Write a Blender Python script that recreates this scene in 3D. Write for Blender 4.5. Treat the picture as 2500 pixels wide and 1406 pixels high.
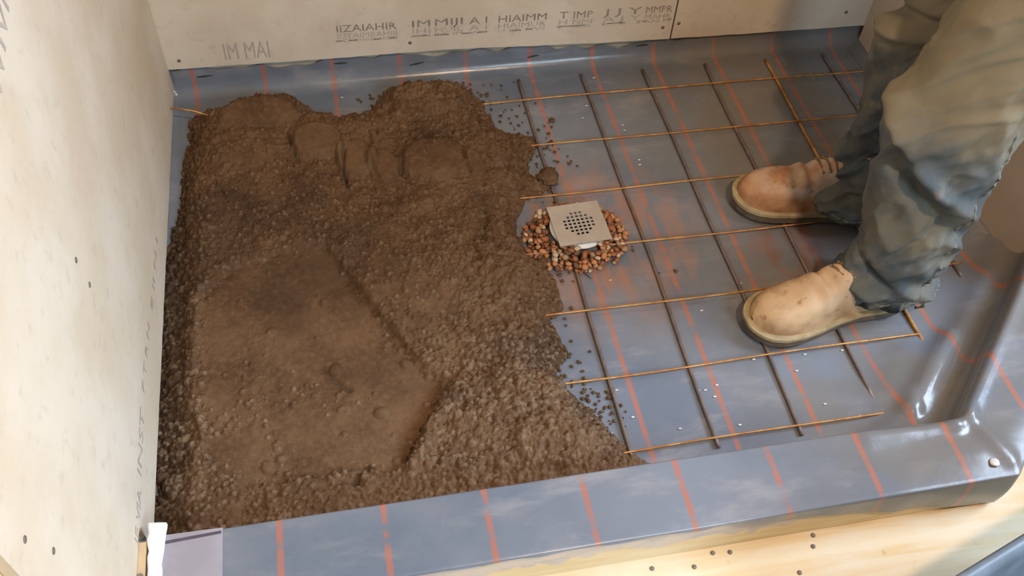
import bpy, bmesh, math, random
import numpy as np
from mathutils import Matrix, Vector

random.seed(7)
rng = np.random.default_rng(11)
scene = bpy.context.scene
C = scene.collection
for o in list(bpy.data.objects):
    bpy.data.objects.remove(o)

# ------------------------------------------------------------------ camera
FPX = 2308.11
CR = np.array([[0.98095779, 0.11762362, -0.15455257],
               [-0.18840263, 0.76960536, -0.61009184],
               [0.04718327, 0.62759245, 0.77711097]])
CT = np.array([-0.41289, -1.63841, 1.41455])
cam = bpy.data.cameras.new('camera')
cam_o = bpy.data.objects.new('camera', cam)
C.objects.link(cam_o)
cam.sensor_width = 36.0
cam.lens = FPX / 2500 * 36.0
cam.clip_start = 0.02
M4 = Matrix.Identity(4)
for i in range(3):
    for j in range(3):
        M4[i][j] = CR[i, j]
    M4[i][3] = CT[i]
cam_o.matrix_world = M4
scene.camera = cam_o

def at(x, y, z=0.0, pl=2):
    """point of the photograph (2500x1406) on the plane where world axis pl equals z"""
    r = CR @ np.array([(x - 1250) / FPX, -(y - 703) / FPX, -1.0])
    t = (z - CT[pl]) / r[pl]
    return CT + t * r

# ------------------------------------------------------------------ light
world = bpy.data.worlds.new('world')
scene.world = world
world.use_nodes = True
bg = world.node_tree.nodes['Background']
bg.inputs[0].default_value = (0.80, 0.76, 0.72, 1)
bg.inputs[1].default_value = 0.15

def area(name, loc, target, sx, sy, power, col):
    l = bpy.data.lights.new(name, 'AREA')
    l.shape = 'RECTANGLE'
    l.size, l.size_y = sx, sy
    l.energy = power
    l.color = col
    o = bpy.data.objects.new(name, l)
    C.objects.link(o)
    o.location = loc
    o.rotation_euler = (Vector(target) - Vector(loc)).to_track_quat('-Z', 'Y').to_euler()
    return o

def bulb(name, loc, r, power, col):
    l = bpy.data.lights.new(name, 'POINT')
    l.energy = power
    l.color = col
    l.shadow_soft_size = r
    o = bpy.data.objects.new(name, l)
    C.objects.link(o)
    o.location = loc
    return o

bulb('bulb_light', (0.20, -1.75, 2.15), 0.05, 100, (1.0, 0.69, 0.44))
dl = area('doorway_light', (0.75, -2.75, 1.6), (-0.62, -1.15, 0.25), 0.6, 0.8, 17, (0.66, 0.84, 1.0))
dl.data.spread = math.radians(120)
area('window_light', (2.25, -1.05, 1.95), (-0.3, -0.85, 0.2), 1.0, 1.15, 100, (0.60, 0.77, 1.0))
scene.view_settings.view_transform = 'Standard'
scene.view_settings.look = 'None'
scene.view_settings.gamma = 1.0
scene.view_settings.use_curve_mapping = False
scene.view_settings.exposure = 0.0

# ------------------------------------------------------------------ helpers
def tag(o, label=None, cat=None, group=None, kind=None):
    if label: o['label'] = label
    if cat: o['category'] = cat
    if group: o['group'] = group
    if kind: o['kind'] = kind
    return o

def link_mesh(name, me, mat=None, parent=None, smooth=False):
    o = bpy.data.objects.new(name, me)
    C.objects.link(o)
    if mat is not None and len(me.materials) == 0:
        me.materials.append(mat)
    if smooth:
        me.polygons.foreach_set('use_smooth', [True] * len(me.polygons))
    if parent is not None:
        o.parent = parent
    return o

def from_data(name, verts, faces, mat=None, parent=None, smooth=False):
    me = bpy.data.meshes.new(name)
    me.from_pydata([tuple(map(float, v)) for v in verts], [], [tuple(map(int, f)) for f in faces])
    me.update()
    return link_mesh(name, me, mat, parent, smooth)

def empty(name, loc=(0, 0, 0)):
    o = bpy.data.objects.new(name, None)
    C.objects.link(o)
    o.location = loc
    o.empty_display_size = 0.05
    return o

def box_data(x0, x1, y0, y1, z0, z1):
    v = [(x0, y0, z0), (x1, y0, z0), (x1, y1, z0), (x0, y1, z0), (x0, y0, z1), (x1, y0, z1), (x1, y1, z1), (x0, y1, z1)]
    f = [(0, 3, 2, 1), (4, 5, 6, 7), (0, 1, 5, 4), (1, 2, 6, 5), (2, 3, 7, 6), (3, 0, 4, 7)]
    return v, f

def box(name, b, mat, parent=None, bevel=0.0):
    v, f = box_data(*b)
    o = from_data(name, v, f, mat, parent)
    if bevel:
        bm = bmesh.new(); bm.from_mesh(o.data)
        bmesh.ops.bevel(bm, geom=bm.edges[:], offset=bevel, segments=2, affect='EDGES')
        bm.to_mesh(o.data); bm.free()
    return o

def prism(name, poly, z0, z1, mat, parent=None):
    """vertical prism over a plan polygon"""
    n = len(poly)
    v = [(x, y, z0) for x, y in poly] + [(x, y, z1) for x, y in poly]
    f = [tuple(range(n))[::-1], tuple(range(n, 2 * n))]
    for i in range(n):
        j = (i + 1) % n
        f.append((i, j, n + j, n + i))
    return from_data(name, v, f, mat, parent)

def tube_data(pts, r, seg=8, cap=True):
    pts = [Vector(p) for p in pts]
    rr = r if hasattr(r, '__len__') else [r] * len(pts)
    V, F = [], []
    up = Vector((0, 0, 1))
    for i, p in enumerate(pts):
        d = (pts[min(i + 1, len(pts) - 1)] - pts[max(i - 1, 0)]).normalized()
        a = d.cross(up)
        if a.length < 1e-4: a = d.cross(Vector((1, 0, 0)))
        a.normalize(); b = d.cross(a)
        for k in range(seg):
            t = 2 * math.pi * k / seg
            V.append(p + (a * math.cos(t) + b * math.sin(t)) * rr[i])
    for i in range(len(pts) - 1):
        for k in range(seg):
            k2 = (k + 1) % seg
            F.append((i * seg + k, i * seg + k2, (i + 1) * seg + k2, (i + 1) * seg + k))
    if cap:
        F.append(tuple(range(seg))[::-1])
        F.append(tuple(range((len(pts) - 1) * seg, len(pts) * seg)))
    return V, F

def tube(name, pts, r, mat, parent=None, seg=8):
    V, F = tube_data(pts, r, seg)
    return from_data(name, V, F, mat, parent, True)

def vnoise(x, y, scale, seed):
    """smooth value noise in -1..1"""
    g = np.random.default_rng(seed).uniform(-1, 1, (257, 257))
    u = x / scale + 1000.37; v = y / scale + 1000.71
    iu = np.floor(u).astype(int); iv = np.floor(v).astype(int)
    fu = u - iu; fv = v - iv
    fu = fu * fu * (3 - 2 * fu); fv = fv * fv * (3 - 2 * fv)
    a = g[iu % 257, iv % 257]; b = g[(iu + 1) % 257, iv % 257]
    c = g[iu % 257, (iv + 1) % 257]; d = g[(iu + 1) % 257, (iv + 1) % 257]
    return (a * (1 - fu) + b * fu) * (1 - fv) + (c * (1 - fu) + d * fu) * fv

def fbm(x, y, scale, seed, n=4):
    s = 0; a = 1; t = 0
    for k in range(n):
        s = s + a * vnoise(x, y, scale / 2 ** k, seed + k); t += a; a *= 0.5
    return s / t

def sstep(a, b, x):
    t = np.clip((x - a) / (b - a), 0, 1)
    return t * t * (3 - 2 * t)

def poly_sd(poly, X, Y):
    """signed distance to a polygon, positive inside"""
    d = np.full(X.shape, 1e9); inside = np.zeros(X.shape, bool)
    n = len(poly)
    for i in range(n):
        x0, y0 = poly[i]; x1, y1 = poly[(i + 1) % n]
        ex, ey = x1 - x0, y1 - y0
        t = np.clip(((X - x0) * ex + (Y - y0) * ey) / (ex * ex + ey * ey + 1e-12), 0, 1)
        d = np.minimum(d, np.hypot(X - x0 - t * ex, Y - y0 - t * ey))
        c = ((y0 > Y) != (y1 > Y))
        with np.errstate(divide='ignore', invalid='ignore'):
            xi = (x1 - x0) * (Y - y0) / (y1 - y0 + 1e-15) + x0
        inside ^= c & (X < xi)
    return np.where(inside, d, -d)

# ------------------------------------------------------------------ materials
class NT:
    def __init__(self, name):
        self.m = bpy.data.materials.new(name)
        self.m.use_nodes = True
        self.t = self.m.node_tree
        self.b = self.t.nodes['Principled BSDF']
        self.co = self.t.nodes.new('ShaderNodeTexCoord').outputs['Object']
    def n(self, typ, **kw):
        x = self.t.nodes.new(typ)
        for k, v in kw.items(): setattr(x, k, v)
        return x
    def put(self, sock, v):
        if hasattr(v, 'is_linked') or isinstance(v, bpy.types.NodeSocket): self.t.links.new(v, sock)
        else: sock.default_value = v
    def noise(self, scale, detail=4, rough=0.55, co=None, dist=0.0, stretch=None):
        x = self.n('ShaderNodeTexNoise')
        x.inputs['Scale'].default_value = scale
        x.inputs['Detail'].default_value = detail
        x.inputs['Roughness'].default_value = rough
        x.inputs['Distortion'].default_value = dist
        c = co or self.co
        if stretch:
            mp = self.n('ShaderNodeMapping'); mp.inputs['Scale'].default_value = stretch
            self.t.links.new(c, mp.inputs['Vector']); c = mp.outputs[0]
        self.t.links.new(c, x.inputs['Vector'])
        return x.outputs['Fac']
    def ramp(self, fac, a, b):
        x = self.n('ShaderNodeMapRange'); x.interpolation_type = 'SMOOTHSTEP'
        self.put(x.inputs['Value'], fac)
        x.inputs['From Min'].default_value = a; x.inputs['From Max'].default_value = b
        return x.outputs[0]
    def mix(self, fac, a, b):
        x = self.n('ShaderNodeMix', data_type='RGBA')
        self.put(x.inputs[0], fac)
        self.put(x.inputs[6], a if not isinstance(a, tuple) else (*a, 1)[:4])
        self.put(x.inputs[7], b if not isinstance(b, tuple) else (*b, 1)[:4])
        return x.outputs[2]
    def math(self, op, a, b=0.0, c=0.0):
        x = self.n('ShaderNodeMath', operation=op)
        self.put(x.inputs[0], a); self.put(x.inputs[1], b)
        if op in ('MULTIPLY_ADD',): self.put(x.inputs[2], c)
        return x.outputs[0]
    def xyz(self):
        x = self.n('ShaderNodeSeparateXYZ'); self.t.links.new(self.co, x.inputs[0]); return x.outputs
    def bump(self, h, strength=0.3, dist=0.002, prev=None):
        x = self.n('ShaderNodeBump')
        x.inputs['Strength'].default_value = strength
        x.inputs['Distance'].default_value = dist
        self.t.links.new(h, x.inputs['Height'])
        if prev is not None: self.t.links.new(prev, x.inputs['Normal'])
        return x.outputs[0]
    def done(self, col, rough=0.7, normal=None, metal=0.0, spec=0.5):
        self.put(self.b.inputs['Base Color'], col if not isinstance(col, tuple) else (*col, 1)[:4])
        self.put(self.b.inputs['Roughness'], rough)
        self.b.inputs['Metallic'].default_value = metal
        self.b.inputs['Specular IOR Level'].default_value = spec
        if normal is not None: self.t.links.new(normal, self.b.inputs['Normal'])
        return self.m

def m_board(name, a=(0.64, 0.555, 0.44), b=(0.72, 0.65, 0.54)):
    k = NT(name)
    c = k.mix(k.ramp(k.noise(5, 5), 0.35, 0.65), a, b)
    c = k.mix(k.math('MULTIPLY', k.ramp(k.noise(38, 4, 0.6), 0.55, 0.75), 0.35), c, (0.48, 0.41, 0.32))
    return k.done(c, 0.85, k.bump(k.noise(160, 5), 0.25, 0.0012), spec=0.25)

def m_flat(name, col, rough=0.7, metal=0.0, var=0.25, scale=40, bump=0.2, bd=0.001, spec=0.5):
    k = NT(name)
    dark = tuple(x * (1 - var) for x in col)
    c = k.mix(k.ramp(k.noise(scale, 4), 0.35, 0.65), dark, col)
    return k.done(c, rough, k.bump(k.noise(scale * 3, 4), bump, bd), metal, spec)

def m_liner():
    k = NT('pvc_liner')
    x, y, z = k.xyz()
    n1 = k.noise(3.2, 6, 0.6)
    c = k.mix(k.ramp(n1, 0.35, 0.66), (0.140, 0.172, 0.222), (0.205, 0.228, 0.270))
    # dried cement haze, streaked
    hz = k.ramp(k.noise(9, 6, 0.65, stretch=(0.6, 1.6, 1)), 0.50, 0.74)
    c = k.mix(k.math('MULTIPLY', hz, 0.55), c, (0.37, 0.36, 0.37))
    # tan dust, and the blocked cool light painted into the pan's right side
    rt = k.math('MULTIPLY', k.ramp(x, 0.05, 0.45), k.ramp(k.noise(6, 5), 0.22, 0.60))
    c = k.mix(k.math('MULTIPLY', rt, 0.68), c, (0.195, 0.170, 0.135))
    # printed lines every six inches
    wob = k.math('MULTIPLY', k.math('SUBTRACT', k.noise(2.5, 2), 0.5), 0.002)
    xs = k.math('ADD', x, wob)
    ph = k.math('ABSOLUTE', k.math('SUBTRACT', k.math('FRACT', k.math('ADD', k.math('DIVIDE', k.math('SUBTRACT', xs, 0.035), 0.1524), 20.5)), 0.5))
    line = k.math('SUBTRACT', 1.0, k.ramp(ph, 0.016, 0.042))
    wear = k.math('MULTIPLY', line, k.ramp(k.noise(26, 4, 0.6), 0.28, 0.55))
    c = k.mix(k.math('MULTIPLY', wear, 0.66), c, (0.50, 0.15, 0.07))
    # red brick dust tracked around the drain
    def blob(cx, cy, r, soft):
        dx = k.math('SUBTRACT', x, cx); dy = k.math('SUBTRACT', y, cy)
        d = k.math('SQRT', k.math('ADD', k.math('MULTIPLY', dx, dx), k.math('MULTIPLY', dy, dy)))
        return k.math('SUBTRACT', 1.0, k.ramp(d, r, r + soft))
    dn = k.ramp(k.noise(14, 5, 0.6, stretch=(1.7, 0.7, 1)), 0.36, 0.66)
    d1 = k.math('MULTIPLY', blob(0.06, -0.43, 0.09, 0.20), dn)
    c = k.mix(k.math('MULTIPLY', d1, 0.75), c, (0.42, 0.20, 0.11))
    d2 = k.math('MULTIPLY', blob(0.44, -0.53, 0.03, 0.13), dn)
    c = k.mix(k.math('MULTIPLY', d2, 0.8), c, (0.24, 0.11, 0.07))
    h = k.noise(7, 3, 0.5)
    nb = k.bump(h, 0.35, 0.006)
    nb = k.bump(k.noise(120, 4), 0.12, 0.001, nb)
    r = k.ramp(k.noise(8, 4), 0.2, 0.9)
    rough = k.math('MULTIPLY_ADD', r, 0.16, 0.17)
    return k.done(c, rough, nb, spec=0.5)

def m_mortar():
    k = NT('damp_mortar')
    at_ = k.n('ShaderNodeAttribute', attribute_name='damp_shade')
    n1 = k.ramp(k.noise(11, 6, 0.65), 0.32, 0.68)
    c = k.mix(n1, (0.096, 0.047, 0.020), (0.168, 0.091, 0.043))
    c = k.mix(k.math('MULTIPLY', k.ramp(k.noise(85, 5, 0.7), 0.42, 0.70), 0.5), c, (0.21, 0.132, 0.074))
    c = k.mix(at_.outputs['Fac'], c, (0.028, 0.015, 0.007))  # damp patches and painted shade both darken the mortar
    dr = k.n('ShaderNodeAttribute', attribute_name='dry')
    c = k.mix(k.math('MULTIPLY', k.ramp(dr.outputs['Fac'], 0.0, 1.0), 0.80), c, (0.25, 0.175, 0.112))
    nb = k.bump(k.noise(420, 5, 0.7), 0.7, 0.0018)
    return k.done(c, 0.86, nb, spec=0.3)

def m_denim(name):
    k = NT(name)
    x, y, z = k.xyz()
    n = k.ramp(k.noise(7, 6, 0.62), 0.36, 0.64)
    c = k.mix(n, (0.078, 0.096, 0.108), (0.165, 0.156, 0.124))
    c = k.mix(k.math('MULTIPLY', k.ramp(k.noise(5, 4, 0.6), 0.50, 0.70), 0.6), c, (0.115, 0.160, 0.210))
    lit_tan = k.ramp(k.math('ADD', z, k.math('MULTIPLY', k.math('SUBTRACT', k.noise(6, 4), 0.5), 0.25)), 0.40, 0.56)
    c = k.mix(k.math('MULTIPLY', lit_tan, 0.75), c, (0.27, 0.225, 0.145))  # warm light on the thighs painted into the denim as tan
    c = k.mix(k.math('MULTIPLY', k.ramp(k.noise(16, 5, 0.6), 0.56, 0.75), 0.55), c, (0.30, 0.26, 0.18))
    w = k.noise(900, 2, 0.5, stretch=(1, 1, 3))
    nb = k.bump(w, 0.35, 0.0006)
    return k.done(c, 0.9, nb, spec=0.15)

def m_leather(name, warm):
    k = NT(name)
    a = (0.36, 0.16, 0.065) if warm else (0.40, 0.24, 0.12)
    b = (0.52, 0.29, 0.15) if warm else (0.60, 0.40, 0.22)
    c = k.mix(k.ramp(k.noise(17, 6, 0.6), 0.34, 0.60), a, b)
    x, y, z = k.xyz()
    d = k.math('MULTIPLY', k.ramp(k.noise(13, 5), 0.35, 0.65), k.ramp(z, 0.062, 0.095))
    c = k.mix(k.math('MULTIPLY', d, 0.85), c, (0.66, 0.56, 0.46) if warm else (0.66, 0.47, 0.30))
    c = k.mix(k.math('MULTIPLY', k.ramp(k.noise(45, 4), 0.58, 0.72), 0.7), c, (0.27, 0.13, 0.06))
    nb = k.bump(k.noise(70, 5), 0.35, 0.002)
    return k.done(c, 0.62, nb, spec=0.4)

def m_ply():
    k = NT('plywood')
    g = k.noise(3.0, 6, 0.6, stretch=(1.2, 14, 1), dist=0.8)
    c = k.mix(k.ramp(g, 0.35, 0.65), (0.76, 0.58, 0.32), (0.80, 0.68, 0.47))
    c = k.mix(k.math('MULTIPLY', k.ramp(k.noise(6, 5), 0.45, 0.7), 0.6), c, (0.80, 0.74, 0.62))
    c = k.mix(k.math('MULTIPLY', k.ramp(k.noise(30, 4), 0.66, 0.78), 0.6), c, (0.45, 0.30, 0.16))
    return k.done(c, 0.75, k.bump(g, 0.15, 0.001), spec=0.25)

def m_curbface():
    k = NT('curb_lumber')
    x, y, z = k.xyz()
    g = k.noise(3.0, 6, 0.6, stretch=(2, 2, 22), dist=0.5)
    c = k.mix(k.ramp(g, 0.35, 0.65), (0.78, 0.63, 0.38), (0.84, 0.73, 0.50))
    s = k.ramp(k.math('ADD', z, k.math('MULTIPLY', k.math('SUBTRACT', k.noise(11, 4), 0.5), 0.11)), 0.035, 0.045)
    c = k.mix(k.math('MULTIPLY', s, 0.9), c, (0.66, 0.60, 0.57))
    s2 = k.math('MULTIPLY', s, k.ramp(k.noise(14, 5, stretch=(1, 1, 3)), 0.45, 0.62))
    c = k.mix(k.math('MULTIPLY', s2, 0.6), c, (0.48, 0.47, 0.50))
    return k.done(c, 0.7, k.bump(k.noise(60, 4), 0.2, 0.001), spec=0.3)

def m_rust(name, a, b):
    k = NT(name)
    c = k.mix(k.ramp(k.noise(40, 3, stretch=(1, 1, 1)), 0.35, 0.65), a, b)
    return k.done(c, 0.5, k.bump(k.noise(300, 3), 0.3, 0.0005), 0.35)

BOARD = m_board('cement_board')
BOARD2 = m_board('cement_board_left', (0.65, 0.55, 0.41), (0.72, 0.64, 0.52))
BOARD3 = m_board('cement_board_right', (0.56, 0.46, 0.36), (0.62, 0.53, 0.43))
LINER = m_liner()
MORTAR = m_mortar()
DENIM = m_denim('worn_denim')
SEAM = m_flat('denim_seam', (0.21, 0.21, 0.18), 0.9, spec=0.1)
LEATH_A = m_leather('boot_leather_dusty', False)
LEATH_B = m_leather('boot_leather_red', True)
WELT = m_flat('boot_welt', (0.44, 0.34, 0.19), 0.8)
SOLE = m_flat('boot_sole', (0.15, 0.11, 0.07), 0.85)
LACE = m_flat('boot_lace', (0.30, 0.17, 0.08), 0.8)
BRASS = m_flat('eyelet_metal', (0.45, 0.36, 0.25), 0.4, 0.8, bump=0.0)
PLY = m_ply()
CURBF = m_curbface()
LUMBER = m_flat('wall_lumber', (0.66, 0.50, 0.31), 0.8, scale=14)
WIRE_A = m_rust('rusty_wire', (0.42, 0.17, 0.045), (0.62, 0.33, 0.10))
WIRE_B = m_rust('grey_wire', (0.17, 0.135, 0.125), (0.24, 0.18, 0.15))
STEEL = m_flat('brushed_steel', (0.60, 0.55, 0.50), 0.42, 0.5, var=0.10, scale=30, bump=0.05)
PVC = m_flat('white_pvc', (0.80, 0.78, 0.74), 0.4, var=0.06, bump=0.05)
DARK = m_flat('dark_void', (0.03, 0.025, 0.02), 0.9)
SCREW = m_flat('screw_head', (0.24, 0.21, 0.185), 0.6, 0.3)
INK = m_flat('faded_ink', (0.34, 0.30, 0.26), 0.9, var=0.35, scale=60, bump=0.0)
INK2 = m_flat('faint_ink', (0.50, 0.455, 0.39), 0.9, var=0.2, scale=60, bump=0.0)
INK3 = m_flat('board_left_ink', (0.55, 0.49, 0.41), 0.9, var=0.2, scale=60, bump=0.0)
BACKING = m_flat('backing_paper', (0.60, 0.53, 0.42), 0.85, scale=12)
WHITE = m_flat('white_sealant', (0.86, 0.87, 0.88), 0.45, var=0.06, scale=20)
PATCH = m_flat('liner_patch', (0.37, 0.35, 0.40), 0.45, var=0.16, scale=14)
MARK = m_flat('marker_ink', (0.10, 0.085, 0.12), 0.6)
SLIT = m_flat('slit_dark', (0.035, 0.03, 0.035), 0.6)
TUBP = m_flat('tub_plastic', (0.17, 0.22, 0.27), 0.38, var=0.25, scale=20)
CHIP = m_flat('white_chip', (0.80, 0.78, 0.74), 0.5)
PEB = [m_flat('pebble_' + n, c, 0.6, scale=120) for n, c in
       [('orange', (0.62, 0.27, 0.11)), ('rust', (0.40, 0.14, 0.05)), ('cream', (0.70, 0.52, 0.36)),
        ('tan', (0.48, 0.28, 0.14)), ('brown', (0.20, 0.095, 0.045))]]

# ------------------------------------------------------------------ dimensions (metres)
S = 0.1524
XL, XR = -0.784, 0.885          # liner planes at the left and right wall
YB = 0.130                      # liner plane at the back wall
YC = -0.985                     # inner edge of the curb top
YO = -1.100                     # outer edge of the curb top
XK = 0.528                      # x where the curb turns 45 degrees
XKO = XK + 0.115 * math.tan(math.radians(22.5))
H = 0.100

def inner_y(x): return YC if x < XK else YC + (x - XK)
def outer_y(x): return YO if x < XKO else YO + (x - XKO)

# ------------------------------------------------------------------ setting: floor, walls
fl = box('floor', (-2.6, 3.0, -4.2, 1.2, -0.05, -0.004), PLY); tag(fl, kind='structure')
for (x, y, px, py) in [(0, 0, 1740, 1350), (0, 0, 1782, 1348), (0, 0, 1592, 1388), (0, 0, 1695, 1384), (0, 0, 1985, 1307), (0, 0, 1985, 1334), (0, 0, 1952, 1398)]:
    q = at(px, py, -0.004)
    V, F = tube_data([(q[0], q[1], -0.006), (q[0], q[1], -0.0028), (q[0], q[1], -0.0022)], [0.0038, 0.0038, 0.002], 10)
    from_data('screw', V, F, SCREW, fl, True)

# curb: mitred lumber box under the liner
curb = prism('curb', [(XL - 0.05, YO + 0.004), (XKO, YO + 0.004), (1.10, YO + 0.004 + 1.10 - XKO), (1.10, YC - 0.045 + 1.10 - XK),
                      (XK + 0.02, YC - 0.030), (XK - 0.25, YC - 0.010), (XL - 0.05, YC - 0.006)], -0.004, H - 0.004, CURBF)
tag(curb, kind='structure')

def board_screw(parent, pos, axis, mat=SCREW):
    p = Vector(pos); a = Vector(axis)
    V, F = tube_data([p - a * 0.001, p + a * 0.0008, p + a * 0.0012], [0.0042, 0.0042, 0.002], 10)
    from_data('screw', V, F, mat, parent, True)

# left wall
wl = box('wall_left', (-0.92, XL - 0.001, -1.235, 0.30, -0.004, 2.4), LUMBER); tag(wl, kind='structure')
def left_board():
    # sheet with a notch where it sits over the curb; slightly chewed lower edge
    prof = [(0.1195, 0.030)]
    y = 0.10
    while y > -0.965:
        prof.append((y, 0.030 + random.uniform(-0.0012, 0.0012))); y -= 0.03
    prof += [(-0.967, 0.030), (-0.967, 0.106)]
    y = -0.99
    while y > -1.20:
        prof.append((y, 0.109 + random.uniform(-0.002, 0.002))); y -= 0.03
    prof += [(-1.205, 0.110), (-1.205, 2.4), (0.1195, 2.4)]
    n = len(prof)
    xa, xb = -0.784, -0.7715
    v = [(xa, a, b) for a, b in prof] + [(xb, a, b) for a, b in prof]
    f = [tuple(range(n)), tuple(range(n, 2 * n))[::-1]]
    for i in range(n):
        j = (i + 1) % n
        f.append((j, i, n + i, n + j))
    return from_data('cement_board', v, f, BOARD2, wl)
lb = left_board()
for px, py in [(185, 635), (218, 695), (60, 1317), (130, 1345)]:
    board_screw(lb, at(px, py, -0.7715, 0), (1, 0, 0))

# back wall: studs / backing, two boards with a vertical seam
wb = box('wall_back', (-0.92, 1.05, YB + 0.006, 0.30, -0.004, 2.4), BACKING); tag(wb, kind='structure')
def zb(x): return np.interp(x, [-0.78, -0.43, -0.154, 0.184, 0.541, 0.88], [0.084, 0.080, 0.079, 0.064, 0.056, 0.052])
def back_board(x0, x1, off):
    xs = np.arange(x0, x1 - 0.01, 0.03).tolist() + [x1]
    v, f = [], []
    ya, yb = YB - 0.001, 0.1155 + off
    for x in xs:
        z = zb(x) + random.uniform(-0.0008, 0.0008)
        v += [(x, yb, z), (x, yb, 2.4), (x, ya + 0.006, 2.4), (x, ya + 0.006, z)]
    for i in range(len(xs) - 1):
        a, b = 4 * i, 4 * i + 4
        for k in range(4):
            k2 = (k + 1) % 4
            f.append((a + k, b + k, b + k2, a + k2))
    f += [(0, 1, 2, 3), (len(v) - 1, len(v) - 2, len(v) - 3, len(v) - 4)]
    return from_data('cement_board', v, f, BOARD, wb)
SEAMX = 0.372
b1 = back_board(-0.7715, SEAMX - 0.0022, 0.0)
b2 = back_board(SEAMX + 0.0022, 0.873, 0.0006)
for px, py in [(437, 148), (1001, 104), (1618, 67)]:
    board_screw(b1, at(px, py, 0.1155, 1), (0, -1, 0))
for px, py in [(1657, 57), (2066, 30)]:
    board_screw(b2, at(px, py, 0.1155, 1), (0, -1, 0))

# right wall
wr = box('wall_right', (XR + 0.001, 1.05, -0.66, 0.30, -0.004, 2.4), LUMBER); tag(wr, kind='structure')
v, f = box_data(0.873, XR, -0.672, 0.1155, 0.012, 2.4)
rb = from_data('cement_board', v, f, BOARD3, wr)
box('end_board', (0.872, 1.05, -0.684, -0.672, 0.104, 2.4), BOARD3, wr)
board_screw(rb, at(2083, 0, 0.873, 0), (-1, 0, 0))

# printing on the boards -------------------------------------------------
def text(s, size, mat, parent, origin, xdir, ydir, sx=1.0, ndir=None):
    cu = bpy.data.curves.new('printed_text', 'FONT')
    cu.body = s; cu.size = size; cu.resolution_u = 1
    tmp = bpy.data.objects.new('printed_text', cu)
    C.objects.link(tmp)
    dg = bpy.context.evaluated_depsgraph_get(); dg.update()
    me = bpy.data.meshes.new_from_object(tmp.evaluated_get(dg))
    bpy.data.objects.remove(tmp)
    X = Vector(xdir).normalized(); Y = Vector(ydir).normalized(); Z = X.cross(Y)
    o0 = Vector(origin) + Z * 0.0004
    for v in me.vertices:
        v.co = o0 + X * (v.co.x * sx) + Y * v.co.y
    me.materials.clear(); me.materials.append(mat)
    return link_mesh('printed_text', me, mat, parent)

def back_print(px0, py0, px1, rows, pxh, mat):
    """rows of print on the back board between two pixel columns"""
    a = at(px0, py0, 0.1155, 1); b = at(px1, py0 - (px1 - px0) * 0.062, 0.1155, 1)
    xd = Vector(b - a); L = xd.length; xd.normalize()
    yd = Vector((0, 0, 1)); yd = (yd - xd * yd.dot(xd)).normalized()
    z = 0.0
    for s, h, m in rows:
        o = text(s, h, m, b1, (0, 0, 0), (1, 0, 0), (0, 0, 1))
        w = max(v.co.x for v in o.data.vertices) - min(v.co.x for v in o.data.vertices)
        x0 = min(v.co.x for v in o.data.vertices)
        z -= h * 0.86
        for v in o.data.vertices:
            q = Vector(a) + xd * ((v.co.x - x0) / w * L) + yd * (v.co.z + z)
            v.co = (q.x, 0.1155 - 0.0005, q.z)
        # text normal faces -y
blocks = [(820, 58, 968, 'IIZAIAHIR', 'IUTAIMBAHIII', 'II ZA AWNS AMBH'),
          (1006, 46, 1050, 'IM', 'IHI', 'III N'), (1062, 42, 1130, 'MIJI', 'HUIL', 'IUL IM'), (1146, 38, 1190, 'A I', 'A I', 'W I'),
          (1218, 34, 1336, 'HIAIMM', 'HIAIMUR', 'U I R MVS'), (1368, 25, 1388, 'T', 'H', 'F'), (1402, 24, 1450, 'IMP', 'NMI', 'AAR'),
          (1476, 18, 1570, 'J J Y', 'A J Y', 'I I I'), (1580, 12, 1645, 'MMPR', 'MAHR', 'AN N')]
for px0, py0, px1, r1, r2, r3 in blocks:
    back_print(px0, py0, px1, [(r1, 0.026, INK), (r2, 0.019, INK2), (r3, 0.012, INK2)], 0, INK)
for px0, px1, py in [(820, 838, 101), (852, 872, 99), (912, 930, 96), (950, 968, 93), (1004, 1044, 89), (1060, 1096, 86), (1127, 1150, 82), (1166, 1190, 79),
                     (1248, 1272, 75), (1284, 1298, 72), (1360, 1430, 66), (1482, 1526, 58), (1566, 1580, 52), (1628, 1640, 47)]:
    a = at(px0, py, 0.1148, 1); b = at(px1, py - (px1 - px0) * 0.07, 0.1148, 1)
    from_data('printed_dash', [(a[0], 0.1149, a[2] - .0014), (b[0], 0.1149, b[2] - .0014), (b[0], 0.1149, b[2] + .0014), (a[0], 0.1149, a[2] + .0014)], [(0, 1, 2, 3)], INK, b1)
back_print(540, 96, 652, [('IM MAI', 0.062, INK2)], 0, INK2)

def left_print(px0, py0, px1, py1, s, mat, depth):
    a = Vector(at(px0, py0, -0.7715, 0)); b = Vector(at(px1, py1, -0.7715, 0))
    xd = (b - a); L = xd.length; xd.normalize()
    yd = Vector((1, 0, 0)).cross(xd)
    o = text(s, depth, mat, lb, (0, 0, 0), (1, 0, 0), (0, 1, 0))
    xs = [v.co.x for v in o.data.vertices]; x0, w = min(xs), max(xs) - min(xs)
    for v in o.data.vertices:
        q = a + xd * ((v.co.x - x0) / w * L) + yd * v.co.y
        v.co = (-0.7710, q.y, q.z)
left_print(338, 1330, 345, 1200, 'IF VIA', INK3, 0.030)
left_print(345, 1165, 352, 1010, 'INST', INK3, 0.034)
left_print(352, 960, 366, 800, 'F T R N', INK3, 0.024)
left_print(372, 760, 385, 590, 'E II N I', INK3, 0.020)
left_print(2, 260, 22, 20, 'WIVI', INK2, 0.045)

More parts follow.
